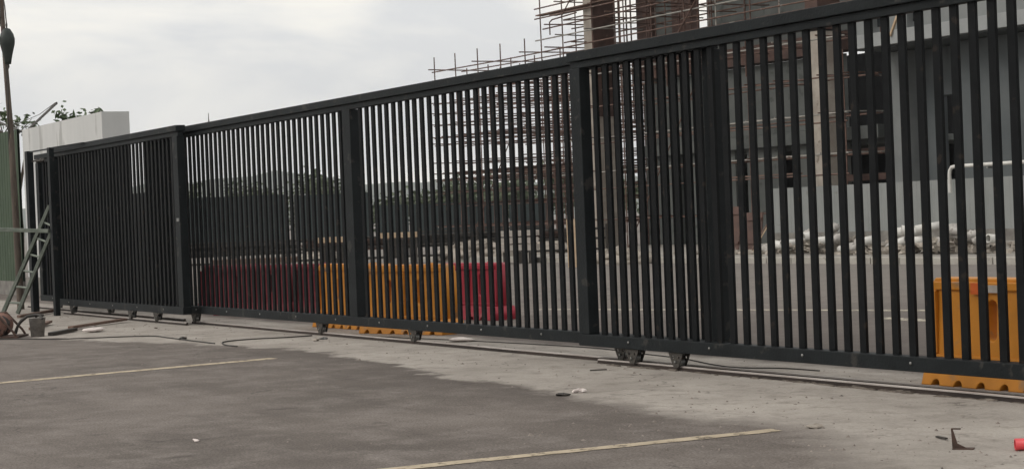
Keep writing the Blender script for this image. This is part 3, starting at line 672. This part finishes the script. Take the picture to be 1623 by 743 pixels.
# rubble pile with white pipes and sacks
rb = MB(); rg = random.Random(5)
for i in range(420):
    x = rg.choice([rg.gauss(-37.3, 1.0), rg.gauss(-33.2, 1.2), rg.uniform(-44, -31)]); y = rg.gauss(31.6, .5)
    hmax = .1+.55*math.exp(-((x+37.3)/1.1)**2)+.42*math.exp(-((x+33)/1.2)**2)
    s_ = rg.uniform(.03, .12)
    rb.blob((x, y, .15+rg.uniform(0, hmax)*.7), (s_*rg.uniform(1, 2), s_, s_*.7), i, 5, .9)
rb.sm = [False]*len(rb.f)
tag(rb.build('rubble', M['dirt']), 'loose pale rubble heaped along the pavement by the kerb', 'rubble', kind='stuff')
rg = random.Random(11)
sack_spots = [(-37.9, 31.2, .62), (-37.3, 31.5, .78), (-36.8, 31.3, .5), (-38.3, 31.6, .42), (-36.4, 31.7, .36), (-37.5, 31.1, .3), (-32.6, 31.3, .68), (-32.2, 31.6, .5), (-31.6, 31.3, .42), (-32.9, 31.1, .36), (-36.0, 31.1, .25), (-39.6, 31.2, .26), (-40.3, 31.4, .2), (-34.9, 31.5, .3)]
sl = ['dirty white sack high on the left shoulder of the left rubble heap', 'topmost white sack of the left rubble heap', 'dirty white sack on the right shoulder of the left rubble heap',
      'dirty white sack low on the left flank of the left heap', 'dirty white sack at the right foot of the left heap', 'dirty white sack at the front foot of the left heap, under the topmost',
      'topmost white sack of the right rubble heap', 'dirty white sack just right of the top of the right heap', 'dirty white sack on the right flank of the right heap', 'dirty white sack low at the front of the right heap',
      'small white sack lying alone low between the two heaps, nearer the left one', 'dirty white sack left of the left heap, second from the left', 'leftmost dirty white sack on the pavement', 'dirty white sack at the left foot of the right heap']
for i, (x, y, z) in enumerate(sack_spots):
    o = MB().blob((0, 0, 0), (.24, .17, .13), 40+i, 12, .35).build('sack', M['sack']); o.location = (x, y, z+.05); o.rotation_euler = (rg.uniform(-.4, .4), rg.uniform(-.5, .5), rg.uniform(0, 3))
    tag(o, sl[i], 'sack', 'sacks in the rubble heap')
pspots = [(-34.3, 31.2, .35, 0), (-34.2, 31.25, .62, .1), (-33.6, 31.1, .38, -.1), (-33.9, 31.3, .6, .9), (-35.5, 31.2, .4, 1.2), (-38.6, 31.2, .35, 1.3), (-37.0, 31.0, .42, 1.0), (-31.1, 31.2, .4, 1.5), (-33.2, 31.1, .7, .8), (-37.6, 31.0, .55, 1.25), (-39.0, 31.1, .3, .2), (-36.2, 31.0, .2, .1)]
pn = ['white pipe offcut lying lengthwise at the bottom left of the right heap', 'upper white pipe offcut lying lengthwise left of the right heap', 'white pipe offcut low in the middle of the right heap', 'slanted white pipe offcut lying on other pipes at the right heap',
      'white pipe offcut pointing its open end to the gate between the heaps', 'white pipe offcut end on at the left flank of the left heap', 'white pipe offcut at the front right of the left heap', 'rightmost white pipe offcut, its open end to the gate',
      'topmost white pipe offcut on the right heap', 'white pipe offcut end on at the top of the left heap', 'leftmost white pipe offcut lying flat on the pavement', 'white pipe offcut lying flat at the right foot of the left heap']
for i, (x, y, z, a) in enumerate(pspots):
    lp = rg.uniform(.35, .7)
    o = MB().lathe([(.085, -lp/2), (.11, -lp/2), (.11, lp/2), (.085, lp/2), (.085, -lp/2)], (0, 0, 0), 14, 'x').build('pipe_offcut', M['pipe']); o.location = (x, y, z+.1); o.rotation_euler = (0, rg.uniform(-.3, .3), a)
    tag(o, pn[i], 'pipe', 'pipe offcuts in the rubble heap')
for i, (p_, q, lb) in enumerate([((-42.4, 31.4, .15), (-42.9, 32.2, 1.75), 'long pale lath leaning over the rubble left of the grey fence'), ((-40.9, 31.6, .2), (-40.6, 32, 1.0), 'short pale lath stuck upright in the rubble'), ((-41.25, 31.8, .2), (-41.0, 32.3, 1.05), 'dark lath leaning beside the short pale lath')]):
    tag(MB().bar(p_, q, .06, .03).build('lath', M['tan' if i < 2 else 'plank']), lb, 'lath')
for i, (x, w_, h_, lb) in enumerate([(-44.2, 1.1, 1.35, 'reddish brown formwork board standing before the grey wall'), (-43.0, .8, 1.15, 'smaller brown formwork board beside the leaning pale lath')]):
    o = MB().box(-w_/2, w_/2, -.02, .02, 0, h_).box(-w_/2, w_/2, -.06, -.021, .2, .28).box(-w_/2, w_/2, -.06, -.021, h_-.25, h_-.17).build('formwork_board', M['form']); o.location = (x, 33.2, .5+.15*0-.33); o.rotation_euler[0] = R(-8); tag(o, lb, 'board')

# ------------------------------------------------------------------ scaffolding
sc = thing('scaffolding', 'forest of rusty scaffold tubes standing before the unfinished building', 'scaffolding', (0, 0, 0))
rg = random.Random(21); seg = lambda a, b: rg.uniform(a, b)
XS = [-71.03, -69.03, -67.05, -65.06, -63.05, -61.8]; YS = [37.5, 39.0, 40.6, 42.2, 43.8]
def stube(name, p_, q, r_=.033, m_=None): return MB().tube([p_, Vector(p_).lerp(Vector(q), .5)+Vector((rg.uniform(-.04, .04), 0, rg.uniform(-.04, .04))), q], r_*.85, 6).build(name, m_ or M['scaf'], sc)
for i, x in enumerate(XS):
    for j, y in enumerate(YS):
        top = 8.68 if j == 0 else 8.15+seg(0, .15)
        if i == 5: top = 10.1
        stube('upright', (x+seg(-.03, .03)+.25*(j > 0), y, 0), (x+seg(-.04, .04)+.25*(j > 0), y, top), .034)
LZ = [8.06, 7.35, 6.56, 6.1, 5.6, 5.03, 4.75, 3.9, 3.42, 3.15, 2.6, 2.05, 1.1]
for z in LZ:
    for j, y in enumerate(YS[:4] if z > 4 else YS):
        if rg.random() < .12 and z < 7: continue
        stube('ledger', (-71.25, y, z+seg(-.04, .04)), (-58.8 if z < 9 else -55, y, z+seg(-.05, .05)), .032)
    for i in range(13):
        x = -71.03+1.0*i
        if (z in (5.6, 3.9, 2.6, 1.1) and i % 2): continue
        if i and rg.random() < .12: continue
        if i % 2 and z in (6.1, 4.75, 8.06): continue
        stube('transom', (x, 37.2, z+.07), (x, 44.1, z+.07+seg(-.05, .05)), .032)
# short uprights between: the props of the slab
for i in range(6):
    stube('prop', (-70.0+1.9*i, 38.3+.9*(i % 4), 0), (-70.0+1.9*i, 38.3+.9*(i % 4), 7.3+.7*(i % 2)), .03)
# facade part along the grey wall
FX = [-60.1, -58.0, -56.1, -54.0, -52.0, -50.1, -48.2, -46.3-.35, -44.45, -43.6]
for i, x in enumerate(FX):
    for j, y in enumerate((37.5, 38.75)):
        if j and i in (1, 7): continue
        stube('upright', (x, y, 0 if i < 9 else .15), (x+seg(-.05, .05), y, 12.5 if i < 8 else 6.3), .033, M['scafg'] if i in (5, 7, 8) and j == 0 else None)
for z in (9.75, 9.35, 8.46, 8.0, 6.76, 5.5, 4.3, 4.1, 3.02, 2.37, 1.2):
    for j, y in enumerate((37.44, 38.8)):
        x1 = -43.4 if z < 7 else -42
        if z in (4.1, 2.37) and j: continue
        stube('ledger', (-60.9 if z < 8.2 else -62.1, y, z+seg(-.03, .03)), (x1, y, z+seg(-.06, .06)), .034, M['scafg'] if z in (6.76, 8.46, 4.3, 3.02) and j == 0 else None)
    for i, x in enumerate(FX):
        if z in (9.35, 2.37, 4.1, 8.0): continue
        stube('transom', (x+.06, 37.1, z+.06), (x+.06, 39.8, z+.06), .03, M['scafg'] if rg.random() < .35 else None)
for z in (8.9, 10.3, 10.9, 11.4, 12.1):
    for y in (37.44, 38.8): stube('ledger', (-61.5, y, z+seg(-.1, .1)), (-48, y, z+seg(-.15, .15)), .034, M['scafg'] if z == 10.9 and y < 38 else None)
    for i in range(9): stube('transom', (-60.5+1.45*i, 36.9, z+.06), (-60.5+1.45*i, 39.7, z+.06+seg(-.1, .1)), .032)
for i in range(8): stube('upright', (-59.4+1.35*i, 38.1+.5*(i % 2), 6), (-59.4+1.35*i+seg(-.1, .1), 38.1+.5*(i % 2), 13), .032)
for x0, x1, y, z in ((-62.3, -58.6, 37.6, 9.5), (-58.5, -54.6, 37.65, 9.53), (-54.5, -50, 37.6, 9.5), (-62.2, -58.6, 38.2, 9.52), (-57, -52.5, 38.2, 9.52), (-70.5, -66, 39.4, 3.3), (-66, -60, 40, 3.32), (-65, -60, 38.3, 3.3), (-55, -49, 37.9, 4.2), (-52, -47, 38.2, 2.5), (-60, -55, 38.1, 6.2)):
    MB().box(x0, x1, y, y+.32, z, z+.05).build('plank', M['plank'], sc)
for x0, z0, x1, z1 in ((-56, 0, -50.5, 6.8), (-53, 7, -47.5, 12), (-68.5, 0, -64, 5), (-60, 9.2, -57, 11.8)): stube('brace', (x0, 37.38, z0), (x1, 37.38, z1), .03)
MB().tube([(-60.9, 37.4, 8.6), (-60.9, 37.4, 9.1), (-60.7, 37.4, 9.18), (-58.9, 37.4, 9.25)], .03, 6).build('handrail', M['scaf'], sc)

# ------------------------------------------------------------------ middle distance seen between the slats
tx = Vector((rt.x, rt.y, 0))
def farpt(px, D, z=0):                                              # bearing in degrees right of the view axis, distance along it
    return ax*D + rt*(D*math.tan(R(px))) + Vector((0, 0, z))
def far_wall(name, label, cat, a0, a1, D, z0, z1, m_, n=8):
    p_, q = farpt(a0, D), farpt(a1, D); d = (q-p_); L_ = d.length
    t = thing(name, label, cat, (p_.x, p_.y, 0), math.atan2(d.y, d.x))
    mb = MB(); x = 0
    while x < L_-.01:
        mb.box(x, min(x+1.95, L_), 0, .06, z0, z1+random.uniform(-.02, .02)); x += 2
    mb.build('panel', m_, t)
    for i in range(int(L_/6)+1): MB().box(i*6-.05, i*6+.05, .07, .18, 0, z1+.05).build('post', M['darksteel'], t)
    MB().box(0, L_, -.05, -.003, z0+.1, z0+.22).build('bottom_strip', M['darksteel'], t)
    return t
far_wall('far_hoarding', 'dark blue green hoarding far across the yard at the left', 'hoarding', -10.4, -7.15, 112, .35, 3.4, M['hoardg'])
far_wall('far_hoarding', 'dark hoarding far across the yard left of the wide middle post', 'hoarding', -6.85, -4.4, 112, .35, 3.3, M['hoardg'])
far_wall('far_hoarding', 'low dark green hoarding far behind the scaffold tubes', 'hoarding', -4.3, 1.2, 108, .6, 2.45, M['hoardg'])
# a low pipe fence before it
ff = thing('pipe_fence', 'low dark pipe fence across the yard behind the barriers', 'fence', tuple(farpt(-10.6, 62)), 0)
a0, a1 = farpt(-10.6, 62), farpt(3.0, 62); o0 = Vector(ff.location)
for z in (.25, .62, .95): MB().tube([a0-o0+Vector((0, 0, z)), a1-o0+Vector((0, 0, z))], .045, 6).build('rail', M['darksteel'], ff)
for i in range(11):
    q = (a0.lerp(a1, i/10))-o0; MB().tube([q, q+Vector((0, 0, 1.1))], .05, 6).build('post', M['darksteel'], ff)
# stacks of timber, heaps
def stack(label, a, D, L_, n, rows, m_, zb=0):
    p_ = farpt(a, D); t = thing('timber_stack', label, 'timber stack', (p_.x, p_.y, 0), math.atan2(tx.y, tx.x))
    for r_ in range(rows):
        mb = MB()
        for i in range(n): mb.box(-L_/2+random.uniform(-.08, .08), L_/2+random.uniform(-.08, .08), i*.2, i*.2+.17, zb+.12+r_*.22, zb+.12+r_*.22+.17)
        mb.build('board_layer', m_, t)
        MB().box(-L_/3, -L_/3+.1, 0, n*.2, zb+.12+r_*.22-.05, zb+.12+r_*.22-.002).box(L_/3, L_/3+.1, 0, n*.2, zb+.12+r_*.22-.05, zb+.12+r_*.22-.002).build('bearer', M['plank'], t)
    if zb:
        for q_ in (-L_/2+.1, -.1, L_/2-.3): MB().box(q_, q_+.2, .05, n*.2-.05, 0, zb+.065).build('trestle', M['darksteel'], t)
    return t
stack('tan timber stack across the yard left of the wide middle post', -5.5, 58, 1.3, 5, 1, M['tan'], .75)
stack('tan timber stack across the yard right of the wide middle post', -3.6, 60, 1.3, 5, 1, M['tan'], .8)
stack('low brown plank stack in the yard near the dark pipe fence', -8.2, 55, 2.6, 5, 2, M['plank'])
stack('pale board stack in the yard before the scaffold foot', .2, 56, 1.2, 4, 3, M['pale'], .3)
tb = MB().box(-.35, .35, -.03, .03, 0, 1.35).build('tan_panel', M['tan']); q = farpt(2.15, 50); tb.location = (q.x, q.y, .0); tb.rotation_euler = (R(-8), 0, math.atan2(tx.y, tx.x)); tag(tb, 'upright tan board standing in the yard left of the nearest panel', 'board')
for i, (a, D, sx, sz, lb) in enumerate([(-1.1, 62, 2.1, .75, 'whitish heap of rubble in the yard under the scaffolding'), (.9, 64, 1.7, .6, 'smaller whitish rubble heap right of the bigger one'), (3.4, 52, 1.4, .4, 'low whitish rubble heap near the kerb end'), (-6.1, 66, 1.4, .45, 'low earth heap far left in the yard')]):
    p_ = farpt(a, D); mb = MB(); rg2 = random.Random(i)
    mb.blob((0, 0, 0), (sx, sx*.6, sz*.8), i, 16, .25)
    for k_ in range(70):
        t_ = rg2.uniform(0, 6.28); u_ = rg2.random()**.6; s_ = rg2.uniform(.05, .17)
        mb.blob((sx*u_*math.cos(t_), sx*.6*u_*math.sin(t_), sz*.85*math.sqrt(max(0, 1-u_*u_))), (s_*1.4, s_, s_*.8), k_, 6, .5)
    o = mb.build('rubble_heap', M['dirt']); o.location = (p_.x, p_.y, 0); tag(o, lb, 'rubble heap')

for i, (a, D, w_, lb) in enumerate([(-8.8, 70, 4.2, 'low dark rack of steel bars far left in the yard'), (-5.0, 72, 3.2, 'low dark rack of steel bars behind the wide middle post'), (-1.9, 74, 3.6, 'low dark rack of steel bars under the scaffold corner'), (1.6, 70, 3.2, 'low dark rack of steel bars below the scaffold centre')]):
    p_ = farpt(a, D); t = thing('bar_rack', lb, 'rack', (p_.x, p_.y, 0), math.atan2(tx.y, tx.x)+.1*i); rg2 = random.Random(90+i)
    for k_ in range(3): MB().box(-w_/2+k_*w_/2-.06, -w_/2+k_*w_/2+.06, -.5, .5, 0, .35).box(-w_/2+k_*w_/2-.04, -w_/2+k_*w_/2+.04, -.5, -.42, .352, .95).build('stand', M['darksteel'], t)
    mb = MB()
    for k_ in range(26): mb.tube([(-w_/2-rg2.uniform(0, .6), rg2.uniform(-.4, .45), .38+.018*k_), (w_/2+rg2.uniform(0, .6), rg2.uniform(-.4, .45), .38+.018*k_+rg2.uniform(-.03, .05))], .03, 5)
    mb.build('bar_bundle', M['rust'] if i % 2 else M['darksteel'], t)
# mast far away
ms = thing('lattice_mast', 'tiny thin mast far away rising over the gate top', 'mast', tuple(farpt(-9.42, 300)))
MB().tube([(0, 0, 0), (0, 0, 18.5), (0, 0, 20.6)], [.25, .12, .05], 6).build('shaft', M['darksteel'], ms)
MB().box(-.5, .5, -.05, .05, 18.2, 18.35).box(-.35, .35, -.05, .05, 19.2, 19.3).build('crossarm', M['darksteel'], ms)

# ------------------------------------------------------------------ trees
def tree(label, base, H, cz, cr_, nleaf, ls, seed, m_=None, lean=(0, 0), limbs=7, grp=None, clumps=14):
    rg = random.Random(seed); t = thing('tree', label, 'tree', base, rg.uniform(0, 6), grp)
    tr = MB(); top = Vector((lean[0], lean[1], H*.8)); r0 = H*.018+.03
    tr.tube([(0, 0, -.1), top*.4+Vector((rg.uniform(-.1, .1), rg.uniform(-.1, .1), 0)), top], [r0, r0*.7, r0*.25], 8)
    cs = []
    for i in range(limbs):
        s_ = top*rg.uniform(.35, .9); a = rg.uniform(0, 6.28); e_ = Vector((lean[0]+cr_[0]*rg.uniform(.4, .95)*math.cos(a), lean[1]+cr_[1]*rg.uniform(.4, .95)*math.sin(a), cz+cr_[2]*rg.uniform(-.6, .9)))
        mid = s_.lerp(e_, .5)+Vector((0, 0, .08*H)); tr.tube([s_, mid, e_], [r0*.45, r0*.3, r0*.1], 6); cs.append(e_)
        for q_ in range(2):
            e2 = e_+Vector((rg.uniform(-1, 1)*cr_[0], rg.uniform(-1, 1)*cr_[1], rg.uniform(-.3, .8)*cr_[2]))*.35; tr.tube([mid.lerp(e_, .5), e2], [r0*.2, r0*.06], 5); cs.append(e2)
    tr.build('trunk', M['bark'], t)
    while len(cs) < clumps: cs.append(Vector((lean[0]+rg.gauss(0, .5)*cr_[0], lean[1]+rg.gauss(0, .5)*cr_[1], cz+rg.gauss(0, .5)*cr_[2])))
    vs = []; fs = []
    for i in range(nleaf):
        c = rg.choice(cs); sp = min(cr_)*.34
        p_ = c+Vector((rg.gauss(0, sp), rg.gauss(0, sp), rg.gauss(0, sp*.8)))
        a = Vector((rg.gauss(0, 1), rg.gauss(0, 1), rg.gauss(0, .6))).normalized()*ls*rg.uniform(.6, 1.3)
        b = a.cross(Vector((rg.gauss(0, 1), rg.gauss(0, 1), rg.gauss(0, 1)))).normalized()*ls*.4
        o = len(vs); vs += [p_-a, p_+b, p_+a, p_-b]; fs.append((o, o+1, o+2, o+3))
    MB().add(vs, fs).build('crown', m_ or M['leaf'], t)
    return t
tree('leafy tree whose twigs poke up behind the green hoarding at top left', (-53.9, 14.2, 0), 5.0, 4.75, (1.2, 1.2, .5), 150, .12, 1)
tree('tree showing a small leafy tip above the white wall', (-49.4, 15.0, 0), 4.7, 4.6, (.6, .6, .32), 170, .12, 2)
trees = [(-9.95, 150, 5.4, 3.0), (-9.2, 155, 4.6, 2.6), (-8.1, 150, 6.0, 2.2), (-7.1, 158, 4.6, 2.6), (-5.9, 150, 6.4, 2.6), (-5.2, 152, 5.8, 2.4), (-3.9, 140, 5.2, 2.6), (-3.0, 135, 4.6, 2.6), (-2.1, 138, 4.8, 2.6), (-1.2, 132, 4.8, 2.6), (-.3, 135, 5.2, 2.7), (.6, 130, 5.0, 2.6), (1.5, 133, 5.6, 2.7), (2.5, 130, 5.2, 2.5), (3.6, 128, 4.6, 2.5)]
tl = ['low dark tree at the left end of the far tree line', 'second low tree from the left in the far tree line', 'taller spiky tree over the far hoarding at left', 'low round tree between the two taller ones in the far line', 'tall tree just left of the wide middle post', 'tall bushy tree touching the wide middle post', 'tree just right of the wide middle post', 'low tree left of the scaffold corner', 'far tree right behind the scaffold corner upright', 'low pale tree seen through the left scaffold bay', 'far tree behind the second scaffold bay', 'far tree behind the third scaffold bay', 'taller far tree behind the scaffold centre', 'far tree left of the concrete column', 'rightmost far tree next to the concrete column']
for i, (a, D, h, r_) in enumerate(trees):
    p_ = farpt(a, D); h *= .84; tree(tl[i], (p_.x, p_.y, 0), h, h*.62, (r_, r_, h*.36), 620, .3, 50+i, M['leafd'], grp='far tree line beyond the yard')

# ------------------------------------------------------------------ the air over the distance
hz = MB().box(-3500, 650, -650, 3200, -1, 260).build('haze', M['hill']); tag(hz, kind='stuff'); tag(hz, 'thin pale haze over the far distance', 'haze')
HM = bpy.data.materials.new('haze_air'); HM.use_nodes = True; hn = HM.node_tree.nodes; hl = HM.node_tree.links
hn.remove(hn['Principled BSDF']); pv = hn.new('ShaderNodeVolumePrincipled'); pv.inputs['Color'].default_value = (.93, .96, 1, 1); pv.inputs['Density'].default_value = .0002; pv.inputs['Anisotropy'].default_value = .2
hl.new(pv.outputs[0], hn['Material Output'].inputs['Volume']); hz.data.materials.clear(); hz.data.materials.append(HM)
